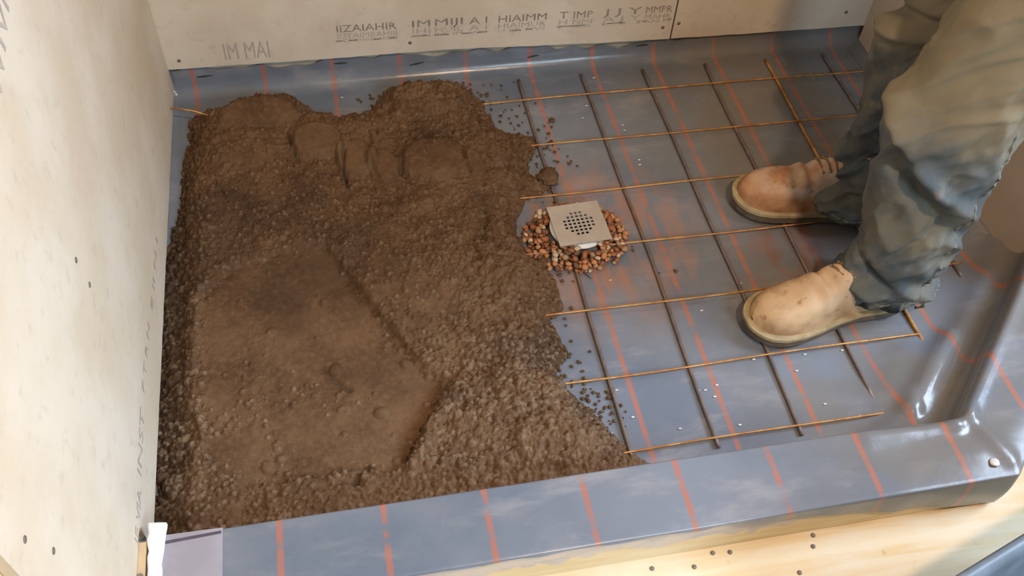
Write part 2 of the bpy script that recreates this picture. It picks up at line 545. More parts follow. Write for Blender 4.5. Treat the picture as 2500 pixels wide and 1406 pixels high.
# ------------------------------------------------------------------ PVC liner (one sheet)
def build_liner():
    xs = [XL] * 6
    zx = [0.075, 0.060, 0.050, 0.040, 0.030, 0.022]
    for k in range(1, 6):
        t = k / 5 * math.pi / 2
        xs.append(XL + 0.020 * (1 - math.cos(t))); zx.append(0.020 * (1 - math.sin(t)))
    x = XL + 0.026
    while x < 1.06:
        xs.append(x); zx.append(0.0); x += 0.006
    V, F = [], []
    rows = None
    for ci, (x, zadd) in enumerate(zip(xs, zx)):
        yi, yo = inner_y(x), outer_y(x)
        w = float(sstep(0.30, 0.58, x))
        ri = 0.005 + 0.022 * w                          # rounding of the inner top edge
        c = 0.030 + 0.135 * w; hc = 0.032 + 0.055 * w    # cove
        if x > 0.80: c = 0.165
        fz = np.interp(x, [-0.8, -0.1, 0.12, 0.35, 0.50, 0.60, 1.1], [0.0965, 0.0965, 0.088, 0.052, 0.016, 0.006, 0.006])
        fz += 0.0035 * math.sin(x * 31) + 0.002 * math.sin(x * 77 + 1)
        fz = min(fz, 0.0965)
        pr = []
        for k in range(7):                               # flap on the outer face
            t = k / 6
            pr.append((yo - 0.004 - 0.004 * math.sin(t * math.pi) * w - 0.0015 * math.sin(x * 55) * (1 - t), fz + (0.0972 - fz) * t))
        for k in range(1, 4):
            t = k / 4 * math.pi / 2
            pr.append((yo - 0.004 * math.cos(t), 0.0972 + 0.0036 * math.sin(t)))
        y0, y1 = yo + 0.004, yi - ri
        for k in range(14):                              # top of the curb
            t = k / 13
            sag = 0.0015 * math.sin(x * 23 + t * 4) * math.sin(t * math.pi) + 0.004 * w * math.sin(t * math.pi)
            pr.append((y0 + (y1 - y0) * t, 0.1008 + sag))
        for k in range(1, 7):
            t = k / 6 * math.pi / 2
            pr.append((y1 + ri * math.sin(t), 0.1008 - ri * (1 - math.cos(t))))
        ztop = 0.1008 - ri
        hh = min(hc, ztop - 0.004)
        for k in range(1, 6):
            t = k / 6
            pr.append((yi + 0.002 * t, ztop + (hh - ztop) * t))
        for k in range(0, 17):
            t = k / 16 * math.pi / 2
            yy = yi + 0.002 + c * (1 - math.cos(t))
            crease = 0.010 * w * math.exp(-((k - 9) / 2.2) ** 2)
            pr.append((yy, hh * (1 - math.sin(t)) + crease))
        yf0 = yi + 0.002 + c; yf1 = YB - 0.034
        nfl = 150
        for k in range(1, nfl + 1):
            pr.append((yf0 + (yf1 - yf0) * k / nfl, 0.0))
        for k in range(1, 9):
            t = k / 8 * math.pi / 2
            pr.append((yf1 + 0.034 * math.sin(t), 0.034 * (1 - math.cos(t))))
        wav = 0.006 * math.sin(x * 17 + 1.3) + 0.0045 * math.sin(x * 41) + 0.003 * math.sin(x * 88 + 2)
        zt = float(zb(x)) - 0.0165 + (wav if x < 0.45 else 0.012)
        zt = min(zt, float(zb(x)) + 0.004)
        for k in range(1, 7):
            t = k / 6
            pr.append((YB + 0.0025 * math.sin(x * 60) * t * t, 0.034 + (zt - 0.034) * t))
        rows = len(pr)
        for (y, z) in pr:
            V.append((x, y, z + zadd))
    V = np.array(V)
    nc = len(xs)
    # soft undulation of the sheet on the floor and the curb
    und = 0.0016 * fbm(V[:, 0], V[:, 1], 0.16, 5, 3)
    V[:, 2] += und * (V[:, 1] < YB - 0.03)
    def seg(p, q):
        p = np.array(p, float); q = np.array(q, float); e = q - p
        t = np.clip(((V[:, 0] - p[0]) * e[0] + (V[:, 1] - p[1]) * e[1]) / (e @ e), 0, 1)
        return np.hypot(V[:, 0] - p[0] - t * e[0], V[:, 1] - p[1] - t * e[1]), t
    onb = (V[:, 1] > np.where(V[:, 0] < XKO, YO, YO + V[:, 0] - XKO) + 0.006)
    for p, q, hgt, wd in [((0.36, -0.999), (0.515, -1.000), 0.0060, 0.014), ((0.515, -1.000), (0.545, -0.985), 0.0075, 0.015), ((0.545, -0.985), (0.80, -0.730), 0.0065, 0.013),
                          (tuple(at(2215, 1000, 0.02)[:2]), tuple(at(2320, 810, 0.03)[:2]), 0.016, 0.018), ((0.545, -0.995), (0.575, -1.085), 0.0050, 0.014),
                          (tuple(at(2190, 970, 0.0)[:2]), tuple(at(2225, 885, 0.0)[:2]), 0.019, 0.048)]:
        d, t = seg(p, q)
        V[:, 2] += hgt * np.exp(-(d / wd) ** 2) * onb
    for i in range(nc - 1):
        for j in range(rows - 1):
            a = i * rows + j
            F.append((a, a + rows, a + rows + 1, a + 1))
    base = len(V)
    # upturn and cove along the right wall
    prr = [(XR - 0.0, 0.085), (XR, 0.065), (XR, 0.045)]
    for k in range(1, 8):
        t = k / 8 * math.pi / 2
        prr.append((XR - 0.035 * (1 - math.cos(t)), 0.036 * (1 - math.sin(t)) + 0.0015))
    prr.append((XR - 0.045, 0.0012))
    ys = np.arange(-0.668, YB + 0.001, 0.012)
    V = V.tolist()
    for y in ys:
        for (x, z) in prr:
            V.append((x, min(y, YB - 0.001), z))
    m = len(prr)
    for i in range(len(ys) - 1):
        for j in range(m - 1):
            a = base + i * m + j
            F.append((a, a + 1, a + m + 1, a + m))
    Vn = np.array(V)
    F = [f for f in F if not (min(Vn[f[0], 0], Vn[f[2], 0]) > XR - 0.006 and min(Vn[f[0], 1], Vn[f[2], 1]) > -0.655)]
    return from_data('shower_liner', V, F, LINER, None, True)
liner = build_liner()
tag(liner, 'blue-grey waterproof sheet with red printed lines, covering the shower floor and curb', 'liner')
for px, py, L, rot in [(500, 186, 0.034, 0.05), (832, 154, 0.030, 0.0), (1018, 155, 0.034, 0.18), (1302, 137, 0.028, 0.15), (1568, 110, 0.030, 0.06), (600, 205, 0.0, 0), (2062, 92, 0.02, 0)]:
    if L == 0: continue
    q = at(px, py, YB - 0.003, 1)
    a = Vector((q[0] - L / 2, YB - 0.0035, q[2] - L * rot / 2)); b = Vector((q[0] + L / 2, YB - 0.0035, q[2] + L * rot / 2))
    V, F = tube_data([a, a.lerp(b, 0.5), b], [0.0006, 0.0016, 0.0006], 6)
    from_data('crease', V, F, SLIT, liner, True)  # thin dark slivers on the back upturn of the liner
# corner patch with a marker line, at the left end of the curb
def quad_slab(name, pts, z0, z1, mat, parent): return prism(name, pts, z0, z1, mat, parent)
pt = quad_slab('patch', [(-0.738, -0.984), (-0.655, -0.986), (-0.656, -1.098), (-0.742, -1.098)], H - 0.001, H + 0.0032, PATCH, liner)
pt['label'] = 'pale lilac glued patch'
quad_slab('marker_line', [(-0.736, -0.9935), (-0.657, -0.9905), (-0.657, -0.995), (-0.737, -0.9985)], H + 0.003, H + 0.0036, MARK, pt)
# white sealant / torn paper strip beside the left wall end
def blob_strip():
    left, right = [], []
    for k in range(16):
        y = -0.962 - k * 0.009
        left.append((-0.759 + random.uniform(-.002, .002), y)); right.append((-0.738 + random.uniform(-.001, .001) + (0.006 - 0.001 * k if k < 6 else 0), y - 0.004))
    return left[::-1] + right
ss = prism('sealant_strip', blob_strip()[::-1], H + 0.0005, H + 0.009, WHITE)
tag(ss, 'ragged white sealant strip on the curb beside the left wall', 'sealant')
bv = ss.modifiers.new('b', 'BEVEL'); bv.width = 0.003; bv.segments = 2
sp = box('wood_spacer', (-0.7725, -0.7605, -1.098, -0.992, H + 0.0005, H + 0.007), LUMBER)
tag(sp, 'thin wood sliver between the left wall and the white sealant', 'wood strip')
V, F = tube_data([(-0.7665, -1.043, H + 0.006), (-0.7665, -1.043, H + 0.0085)], 0.0042, 10)
from_data('knot', V, F, SCREW, sp)

# ------------------------------------------------------------------ reinforcing wire mesh
wm = empty('wire_mesh', (0, -0.4, 0.0)); tag(wm, 'rusty welded wire mesh of six-inch squares lying on the liner', 'wire mesh')
wm.location = (0, 0, 0)
def wobble(t, s, a): return a * math.sin(t * 5.1 + s) + 0.5 * a * math.sin(t * 12.7 + 2 * s)
xend = [0.862, 0.862, 0.862, 0.862, 0.775, 0.606, 0.515]
for j in range(7):
    y = -j * S
    pts = []
    x0 = -0.12 if j else -0.715
    n = 44
    for k in range(n + 1):
        x = -0.14 + (xend[j] + 0.14) * k / n
        pts.append((x, y + wobble(x, j, 0.0018), 0.0098 + wobble(x, j * 2 + 1, 0.0010)))
    tube('wire', pts, 0.0019, WIRE_A, wm)
tube('wire', [(-0.768, 0.012, 0.062), (-0.745, 0.010, 0.060), (-0.72, 0.006, 0.055), (-0.69, 0.003, 0.040)], 0.0019, WIRE_A, wm)
for i in range(0, 6):
    x = i * S
    ye = -0.93 if i < 3 else (-0.88 if i == 3 else (-0.80 if i == 4 else -0.64))
    pts = []
    n = 40
    for k in range(n + 1):
        y = 0.078 + (ye - 0.078) * k / n
        xx = x + wobble(y, i + 3, 0.0022)
        pts.append((xx, y, 0.0052 + wobble(y, i, 0.0006)))
    tube('wire', pts, 0.0034, WIRE_B if i != 4 else WIRE_A, wm)

# ------------------------------------------------------------------ mortar bed
def build_mortar():
    z0 = 0.03
    bpx = [(560, 240), (680, 224), (722, 226), (760, 262), (830, 276), (900, 262), (935, 215), (985, 192), (1060, 186), (1130, 198), (1165, 225), (1190, 262),
           (1215, 300), (1262, 318), (1300, 330), (1312, 372), (1290, 410), (1330, 425), (1345, 445), (1322, 470), (1284, 478), (1268, 520), (1262, 565), (1290, 612),
           (1335, 645), (1362, 690), (1372, 740), (1350, 770), (1372, 810), (1382, 862), (1352, 905), (1400, 935), (1432, 975), (1475, 1015), (1520, 1065), (1570, 1112)]
    poly = [(-0.80, -0.36), (-0.768, -0.30), (-0.752, -0.12), (-0.748, 0.02), (-0.735, 0.055), (-0.68, 0.066)]
    for q in bpx:
        w = at(q[0], q[1], 0.016); poly.append((w[0], w[1]))
    poly += [(0.035, -0.955), (0.03, -1.02), (-0.80, -1.02)]
    st = 0.0021
    gx = np.arange(-0.7765, 0.060, st); gy = np.arange(-0.9835, 0.118, st)
    X, Y = np.meshgrid(gx, gy, indexing='ij')
    sd = poly_sd(poly, X, Y)
    sd = sd + 0.012 * fbm(X, Y, 0.05, 21, 4) + 0.006 * fbm(X, Y, 0.014, 22, 3) - 0.001
    hb = 0.034 + 0.010 * fbm(X, Y, 0.28, 3, 3)
    hb = hb + 0.014 * sstep(-0.25, 0.05, Y) * sstep(0.02, -0.2, X)
    base = hb * sstep(-0.002, 0.085, sd) ** 0.62
    # trough beside the left wall and the drop against the curb
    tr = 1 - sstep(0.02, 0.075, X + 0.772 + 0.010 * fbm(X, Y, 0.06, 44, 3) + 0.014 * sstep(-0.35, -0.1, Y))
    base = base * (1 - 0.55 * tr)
    damp_shade = tr * 0.75 * sstep(0.0, -0.2, Y)  # colour darkens in the trough along the left wall
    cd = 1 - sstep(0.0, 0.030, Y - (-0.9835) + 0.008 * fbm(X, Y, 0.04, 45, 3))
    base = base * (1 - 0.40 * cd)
    damp_shade = np.maximum(damp_shade, 0.6 * cd)  # the curb's cast shadow painted into the mortar colour
    damp_shade = np.maximum(damp_shade, 0.45 * sstep(0.1, 0.6, fbm(X, Y, 0.16, 95, 4)))
    # trowelled hollow: lower and smooth
    def W(pts, z=0.035): return [tuple(at(a, b, z)[:2]) for a, b in pts]
    t1 = W([(1100, 925), (1010, 1110), (960, 1150), (860, 1150), (760, 1170), (600, 1190), (500, 1120), (470, 900), (480, 720), (560, 640), (700, 600), (800, 590), (950, 790), (1040, 890)])
    s1 = poly_sd(t1, X, Y) + 0.006 * fbm(X, Y, 0.05, 52, 3)
    base = base - 0.011 * sstep(-0.002, 0.010, s1)
    t2 = W([(1040, 640), (940, 600), (810, 590), (850, 680), (1000, 820), (1110, 860), (1150, 700)])
    s2 = poly_sd(t2, X, Y)
    smooth = np.maximum(sstep(-0.004, 0.03, s1), 0.5 * sstep(0.0, 0.04, s2))
    t3 = W([(500, 330), (700, 300), (720, 480), (520, 600), (470, 560)])
    smooth = np.maximum(smooth, 0.45 * sstep(0, 0.05, poly_sd(t3, X, Y)))
    # clumps at the lower part of the hollow, re-roughened
    rough2 = sstep(0.15, 0.5, fbm(X, Y, 0.11, 71, 3))
    smooth = smooth * (1 - 0.45 * rough2)
    # raised edge (trowel mark) on the right of the hollow
    a = np.array(at(1100, 930, 0.035)[:2]); b = np.array(at(985, 1140, 0.035)[:2])
    e = b - a; L = np.hypot(*e); e = e / L
    tt = (X - a[0]) * e[0] + (Y - a[1]) * e[1]; nn = (X - a[0]) * (-e[1]) + (Y - a[1]) * e[0]
    on = sstep(-0.02, 0.01, tt) * (1 - sstep(L - 0.01, L + 0.02, tt))
    base = base + on * 0.013 * np.exp(-((nn - 0.012) / 0.014) ** 2) - on * 0.010 * np.exp(-((nn + 0.004) / 0.006) ** 2)
    if False: pass
    # grooves
    def groove(pp, depth, wd):
        nonlocal base, damp_shade
        pp = [at(u, v, 0.04)[:2] for u, v in pp]
        d = np.full(X.shape, 1e9)
        for (p, q) in zip(pp[:-1], pp[1:]):
            ex, ey = q - p
            t = np.clip(((X - p[0]) * ex + (Y - p[1]) * ey) / (ex * ex + ey * ey), 0, 1)
            d = np.minimum(d, np.hypot(X - p[0] - t * ex, Y - p[1] - t * ey))
        g = np.exp(-(d / wd) ** 2) * (0.7 + 0.5 * fbm(X, Y, 0.02, 91, 2))
        base = base - depth * g; damp_shade = np.maximum(damp_shade, 0.45 * g)  # shade in the grooves painted along with their depth
    # pressed lumps along the upper edge
    for (px, py, rx, ry, hgt, z) in [(640, 275, 0.085, 0.040, 0.016, .05), (775, 345, 0.062, 0.050, 0.020, .05), (875, 385, 0.042, 0.048, 0.022, .05), (935, 400, 0.035, 0.05, 0.018, .05),
                                     (1065, 385, 0.085, 0.055, 0.018, .045), (1160, 400, 0.022, 0.042, 0.012, .045), (1050, 245, 0.085, 0.050, 0.018, .04), (600, 360, 0.09, 0.05, 0.007, .04),
                                     (1000, 700, 0.10, 0.09, 0.006, .04), (1230, 620, 0.05, 0.10, 0.010, .03), (1250, 1010, 0.13, 0.09, 0.012, .03), (1350, 1080, 0.07, 0.05, 0.008, .03)]:
        q = at(px, py, z)
        rr = ((X - q[0]) / rx) ** 2 + ((Y - q[1]) / ry) ** 2
        rr = rr * (1 + 0.35 * fbm(X, Y, 0.045, 33, 3))
        base = base + hgt * sstep(1.25, 0.60, rr) * sstep(0.0, 0.03, sd)
        if py in (345, 385, 400) or (py == 275): smooth = np.maximum(smooth, 0.88 * sstep(1.15, 0.75, rr))
    groove([(832, 330), (842, 380), (838, 430), (850, 452)], 0.010, 0.0045)
    groove([(905, 330), (908, 400), (925, 440)], 0.006, 0.004)
    groove([(985, 360), (980, 420), (1005, 445)], 0.008, 0.005)
    groove([(1125, 330), (1132, 385), (1150, 420)], 0.010, 0.0035)
    groove([(700, 330), (718, 372), (725, 400)], 0.009, 0.005)
    groove([(800, 600), (850, 690), (930, 770), (960, 800)], 0.006, 0.008)
    groove([(785, 890), (830, 930), (850, 940)], 0.006, 0.006)
    groove([(860, 1180), (880, 1140), (900, 1130)], 0.010, 0.006)
    groove([(1170, 470), (1185, 530), (1180, 580)], 0.012, 0.014)
    groove([(625, 345), (680, 360), (712, 350)], 0.005, 0.003)
    # medium lumps
    rough = 1 - smooth
    rg = 1 - 2 * np.abs(fbm(X, Y, 0.026, 64, 4))
    base = base + rough * (0.0075 * fbm(X, Y, 0.032, 61, 4) + 0.0035 * (rg - 0.5)) * sstep(0, 0.02, sd) + 0.0012 * fbm(X, Y, 0.03, 62, 4)
    # granules, stamped one by one
    Z = base.copy(); dry = np.zeros_like(Z)
    dzone = 0.55 + 0.45 * sstep(-0.55, -0.80, Y)
    def stamp(n, r0, r1, k, keep):
        cx = rng.uniform(gx[0], gx[-1], n); cy = rng.uniform(gy[0], gy[-1], n)
        rr_ = r0 + (r1 - r0) * rng.uniform(0, 1, n) ** 2
        for x, y, r in zip(cx, cy, rr_):
            i = int((x - gx[0]) / st); j = int((y - gy[0]) / st)
            if i < 0 or j < 0 or i >= len(gx) or j >= len(gy): continue
            if rng.uniform() > keep[i, j] or sd[i, j] < -0.003: continue
            w = int(r / st) + 2
            i0, i1 = max(i - w, 0), min(i + w + 1, len(gx)); j0, j1 = max(j - w, 0), min(j + w + 1, len(gy))
            dx = X[i0:i1, j0:j1] - x; dy = Y[i0:i1, j0:j1] - y
            q = 1 - (dx * dx + dy * dy) / (r * r)
            b_ = base[i, j] + k * r * np.sqrt(np.clip(q, 0, 1))
            top = (q > 0) & (b_ > Z[i0:i1, j0:j1])
            tone = rng.uniform(-0.5, 1.0) * dzone[i, j]
            dry[i0:i1, j0:j1] = np.where(top, max(tone, 0), dry[i0:i1, j0:j1])
            Z[i0:i1, j0:j1] = np.where(q > 0, np.maximum(Z[i0:i1, j0:j1], b_), Z[i0:i1, j0:j1])
    kr = np.clip(rough * 1.15 - 0.15, 0.02, 1)
    edge = sstep(0.10, 0.0, sd)
    right = sstep(-0.36, -0.16, X + 0.10 * sstep(-0.6, -0.9, Y))
    topc = sstep(1.3, 0.7, ((X + 0.23) / 0.13) ** 2 + ((Y - 0.02) / 0.09) ** 2)
    leftc = sstep(0.10, 0.03, X + 0.772)
    coarse = np.clip(np.maximum(np.maximum(edge * 0.9, right), np.maximum(topc, leftc * 0.7)), 0.10, 1)
    coarse = coarse * (0.55 + 0.6 * sstep(-0.3, 0.4, fbm(X, Y, 0.07, 83, 3)))
    stamp(9000, 0.0036, 0.0090, 0.9, kr * 0.55 * coarse)
    base = np.maximum(base, base * 0.4 + Z * 0.6)
    stamp(60000, 0.0021, 0.0050, 1.15, kr * (0.12 + 0.75 * coarse))
    # isolated round clods in the smoother part
    for px, py, r in [(1040, 500, 0.020), (940, 510, 0.014), (422, 1172, 0.020), (662, 802, 0.009), (990, 880, 0.011), (820, 895, 0.012), (845, 1195, 0.012), (650, 1130, 0.012), (930, 1000, 0.012), (1040, 560, 0.014)]:
        q = at(px, py, 0.035)
        d2 = ((X - q[0]) ** 2 + (Y - q[1]) ** 2) / (r * r)
        d2 = d2 * (1 + 0.4 * fbm(X, Y, 0.015, 17, 2))
        i = np.clip(int((q[0] - gx[0]) / st), 0, len(gx) - 1); j = np.clip(int((q[1] - gy[0]) / st), 0, len(gy) - 1)
        Z = np.where(d2 < 1, np.maximum(Z, base[i, j] + 0.62 * r * np.sqrt(np.clip(1 - d2, 0, 1))), Z)
    Z = Z + 0.0008 * rng.standard_normal(Z.shape) * (0.35 + 0.65 * rough)
    Z = np.where(sd < 0, -0.004, Z)
    Z = np.minimum(Z, 0.0965 + 0 * Z)
    keep = sd > -st * 1.5
    idx = -np.ones(X.shape, int)
    idx[keep] = np.arange(keep.sum())
    V = np.stack([X[keep], Y[keep], Z[keep]], 1)
    a = idx[:-1, :-1]; b = idx[1:, :-1]; c = idx[1:, 1:]; d = idx[:-1, 1:]
    ok = (a >= 0) & (b >= 0) & (c >= 0) & (d >= 0)
    F = np.stack([a[ok], b[ok], c[ok], d[ok]], 1)
    me = bpy.data.meshes.new('mortar_bed')
    me.vertices.add(len(V)); me.vertices.foreach_set('co', V.ravel())
    me.loops.add(F.size); me.loops.foreach_set('vertex_index', F.ravel().astype(np.int32))
    me.polygons.add(len(F)); me.polygons.foreach_set('loop_start', np.arange(0, F.size, 4, dtype=np.int32))
    me.polygons.foreach_set('loop_total', np.full(len(F), 4, dtype=np.int32))
    me.update(calc_edges=True)
    at_ = me.attributes.new('damp_shade', 'FLOAT', 'POINT'); at_.data.foreach_set('value', damp_shade[keep].astype(np.float32))
    dry = np.clip(dry * (1 - 0.35 * sstep(-0.70, -0.92, Y)) + 0.14 * sstep(-0.70, -0.92, Y) * (1 - damp_shade) , 0, 1)
    a2_ = me.attributes.new('dry', 'FLOAT', 'POINT'); a2_.data.foreach_set('value', dry[keep].astype(np.float32))
    o = link_mesh('mortar_bed', me, MORTAR, None, True)
    return o, poly, sd, gx, gy
mortar, MPOLY, MSD, MGX, MGY = build_mortar()
tag(mortar, 'moist brown crumbly mortar bed spread over the left half of the shower floor', 'mortar', kind='stuff')

def clod_mesh(name, r, seed, flat=0.75, sub=2):
    bm = bmesh.new()
    bmesh.ops.create_icosphere(bm, subdivisions=sub, radius=1.0)
    rd = random.Random(seed)
    off = Vector((rd.uniform(-9, 9), rd.uniform(-9, 9), rd.uniform(-9, 9)))
    from mathutils import noise as mn
    for v in bm.verts:
        k = 1 + 0.28 * mn.noise(v.co * 1.3 + off) + (0.12 if sub < 3 else 0.34) * mn.noise(v.co * 3.7 + off) + (0.16 * mn.noise(v.co * 8 + off) if sub > 2 else 0)
        v.co = Vector((v.co.x * k, v.co.y * k, v.co.z * k * flat)) * r
    me = bpy.data.meshes.new(name); bm.to_mesh(me); bm.free()
    me.polygons.foreach_set('use_smooth', [True] * len(me.polygons))
    return me

# loose crumbs along the edge of the bed: uncountable litter -> one object
def crumbs():
    bm = bmesh.new()
    n = 0
    px_zones = [((1180, 200, 1350, 330), 30), ((1210, 270, 1350, 420), 60), ((1290, 340, 1370, 500), 60), ((1360, 860, 1440, 960), 40), ((1420, 950, 1500, 1060), 60), ((1440, 960, 1540, 1090), 40),
                ((1330, 640, 1400, 880), 60), ((480, 205, 700, 250), 25), ((850, 220, 940, 270), 20), ((1120, 180, 1200, 270), 40), ((1380, 380, 1480, 440), 6), ((1540, 600, 1700, 760), 6)]
    for (a, b, c, d), k in px_zones:
        for _ in range(int(k * 0.7)):
            q = at(random.uniform(a, c), random.uniform(b, d), 0.0)
            if q[1] > 0.09: continue
            r = random.uniform(0.0014, 0.0042)
            m = bmesh.ops.create_icosphere(bm, subdivisions=1, radius=r)
            for v in m['verts']:
                v.co = Vector((v.co.x * random.uniform(.8, 1.3), v.co.y * random.uniform(.8, 1.3), v.co.z * 0.7)) + Vector((q[0], q[1], 0.0015 + r * 0.5))
    me = bpy.data.meshes.new('mortar_crumbs'); bm.to_mesh(me); bm.free()
    at_ = me.attributes.new('damp_shade', 'FLOAT', 'POINT'); at_.data.foreach_set('value', [0.12] * len(me.vertices))
    return link_mesh('mortar_crumbs', me, MORTAR, None, True)
tag(crumbs(), 'scattered dark mortar crumbs on the liner along the edge of the mortar bed', 'crumbs', kind='stuff')
for i, (px, py, r, lab) in enumerate([(1338, 436, 0.021, 'largest loose mortar clod, beside the bed above the drain'),
                                      (1348, 290, 0.0060, 'small dark round clod alone on the liner near the back wall'),
                                      (1325, 640, 0.010, 'loose mortar lump touching the lower left of the gravel')]):
    q = at(px, py, 0.008)
    o = link_mesh('mortar_clod', clod_mesh('mortar_clod', r, 40 + i, 0.8, 4), MORTAR)
    o.location = (q[0], q[1], r * 0.62)
    tag(o, lab, 'clod', 'loose mortar clods')

# pale specks of plaster on the liner
bm = bmesh.new()
for (px, py) in [(1450, 190), (1432, 258), (1422, 288), (1520, 305), (1525, 318), (1560, 390), (1562, 402), (1505, 952), (1545, 1018), (1660, 1046), (1492, 1058), (1806, 1037), (2014, 986), (1965, 865),
                 (1840, 877), (2056, 855), (1713, 758), (1808, 692), (1705, 953), (1722, 952), (1745, 968), (2100, 1015), (1750, 940), (1945, 905), (1430, 662), (1490, 684), (835, 238), (1910, 1135)]:
    q = at(px, py, 0.002)
    m = bmesh.ops.create_icosphere(bm, subdivisions=1, radius=0.003)
    for v in m['verts']:
        v.co = Vector((v.co.x * 1.25, v.co.y * 0.55, v.co.z * 0.4)) + Vector((q[0], q[1], 0.0022))
me = bpy.data.meshes.new('plaster_specks'); bm.to_mesh(me); bm.free()
tag(link_mesh('plaster_specks', me, CHIP), 'tiny white plaster specks scattered over the bare liner', 'specks', kind='stuff')
q = at(2427, 1130, 0.104)
o = link_mesh('plaster_blob', clod_mesh('plaster_blob', 0.008, 91, 0.35), CHIP); o.location = (q[0], q[1], 0.1065)
tag(o, 'white plaster blob on the outer corner of the curb', 'plaster')

# ------------------------------------------------------------------ drain and gravel
DC = (0.0255, -0.4115)
drain = empty('floor_drain', (DC[0], DC[1], 0.0)); drain.rotation_euler = (0, 0, math.radians(2.6))
tag(drain, 'square steel shower drain grate standing on its white pipe in gravel', 'drain')
def lathe(name, prof, mat, parent, seg=40):
    V, F = [], []
    for r, z in prof:
        for k in range(seg):
            t = 2 * math.pi * k / seg
            V.append((r * math.cos(t), r * math.sin(t), z))
    for i in range(len(prof) - 1):
        for k in range(seg):
            k2 = (k + 1) % seg
            F.append((i * seg + k, i * seg + k2, (i + 1) * seg + k2, (i + 1) * seg + k))
    return from_data(name, V, F, mat, parent, True)
def grate():
    n = 7; pitch = 0.0092; hole = 0.0056; half = 0.0535
    cuts = [-half]
    for k in range(n):
        c = (k - 3) * pitch
        cuts += [c - hole / 2, c + hole / 2]
    cuts.append(half)
    m = len(cuts)
    V = [(cuts[i], cuts[j], z) for z in (0.0332, 0.0352) for i in range(m) for j in range(m)]
    def id_(i, j, t): return t * m * m + i * m + j
    solid = np.ones((m - 1, m - 1), bool)
    for a in range(n):
        for b in range(n):
            if (a - 3) ** 2 + (b - 3) ** 2 <= 10.5: solid[2 * a + 1, 2 * b + 1] = False
    F = []
    for i in range(m - 1):
        for j in range(m - 1):
            if not solid[i, j]: continue
            F.append((id_(i, j, 1), id_(i + 1, j, 1), id_(i + 1, j + 1, 1), id_(i, j + 1, 1)))
            F.append((id_(i, j, 0), id_(i, j + 1, 0), id_(i + 1, j + 1, 0), id_(i + 1, j, 0)))
            for (di, dj, e0, e1) in [(-1, 0, (i, j + 1), (i, j)), (1, 0, (i + 1, j), (i + 1, j + 1)), (0, -1, (i, j), (i + 1, j)), (0, 1, (i + 1, j + 1), (i, j + 1))]:
                a, b = i + di, j + dj
                if a < 0 or b < 0 or a >= m - 1 or b >= m - 1 or not solid[a, b]:
                    F.append((id_(*e0, 0), id_(*e1, 0), id_(*e1, 1), id_(*e0, 1)))
    return from_data('grate', V, F, STEEL, drain)
grate()
lathe('barrel', [(0.040, 0.0), (0.0400, 0.018), (0.0575, 0.020), (0.0585, 0.0250), (0.0500, 0.0255), (0.046, 0.0325), (0.042, 0.0325), (0.036, 0.022), (0.036, 0.002)], PVC, drain)
lathe('flange', [(0.030, 0.002), (0.062, 0.002), (0.062, 0.010), (0.040, 0.011)], m_flat('flange_grey', (0.12, 0.12, 0.12), 0.6), drain)
lathe('throat', [(0.0355, 0.012), (0.020, 0.0122), (0.001, 0.0124)], DARK, drain)

pm = [[clod_mesh('pebble', 1.0, 100 + a * 7 + b, (0.62, 0.8, 0.7)[b], 1) for b in range(3)] for a in range(5)]
for a in range(5):
    for me in pm[a]: me.materials.append(PEB[a])
placed = []
gc = (0.018, -0.423)
tries = 0
while len(placed) < 290 and tries < 20000:
    tries += 1
    r = random.uniform(0.0042, 0.0082)
    t = random.uniform(0, 2 * math.pi); u = math.sqrt(random.uniform(0.12, 1))
    x = gc[0] + 0.106 * u * math.cos(t); y = gc[1] + 0.094 * u * math.sin(t)
    # heap is thin behind the grate in the photograph, thick in front
    dd = math.hypot(x - DC[0], y - DC[1])
    if dd < 0.058: continue
    z = r * 0.55 + 0.001
    hit = 0
    for (a, b, c, s) in placed:
        h = math.hypot(x - a, y - b)
        if h < (r + s) * 0.72:
            hit += 1
            z = max(z, c + math.sqrt(max(((r + s) * 0.72) ** 2 - h * h, 0)) * 0.85)
    if z > 0.030 - 0.020 * max(0, (u - 0.6) / 0.4): continue
    placed.append((x, y, z, r))
for k, (x, y, z, r) in enumerate(placed):
    u = random.random()
    ci = 0 if u < 0.34 else 1 if u < 0.60 else 2 if u < 0.70 else 3 if u < 0.88 else 4
    o = bpy.data.objects.new('pebble', pm[ci][k % 3])
    C.objects.link(o)
    o.location = (x, y, z); o.scale = (r * random.uniform(0.9, 1.25), r * random.uniform(0.75, 1.0), r)
    o.rotation_euler = (random.uniform(-.4, .4), random.uniform(-.4, .4), random.uniform(0, 6.28))
    ang = math.degrees(math.atan2(y - DC[1], x - DC[0]))
    side = 'right of' if -35 < ang <= 50 else 'behind' if 50 < ang <= 130 else 'in front of' if -140 < ang <= -35 else 'left of'
    colr = ('orange', 'rust-red', 'cream', 'tan', 'dark brown')[ci]
    tag(o, f'small {colr} pebble in the gravel {side} the square drain grate', 'pebble', f'{colr} pebbles {side} the drain')
# two thin twigs in the gravel
for i, (p0, p1, lab) in enumerate([((1415, 655), (1444, 680), 'dark twig below the gravel, pointing at the curb'), ((1478, 602), (1500, 601), 'brown twig at the right of the white drain pipe, upper one'),
                                  ((1475, 624), (1508, 614), 'brown twig at the right of the drain pipe, lower one')]):
    a = at(*p0, 0.012 if i else 0.004); b = at(*p1, 0.014 if i else 0.004)
    tag(tube('twig', [a, (a + b) / 2 + np.array([0, 0.001, 0.001]), b], [0.0012, 0.0019, 0.0010], m_flat('twig_bark', (0.16, 0.08, 0.04)), None, 6), lab, 'twig', 'twigs in the gravel')

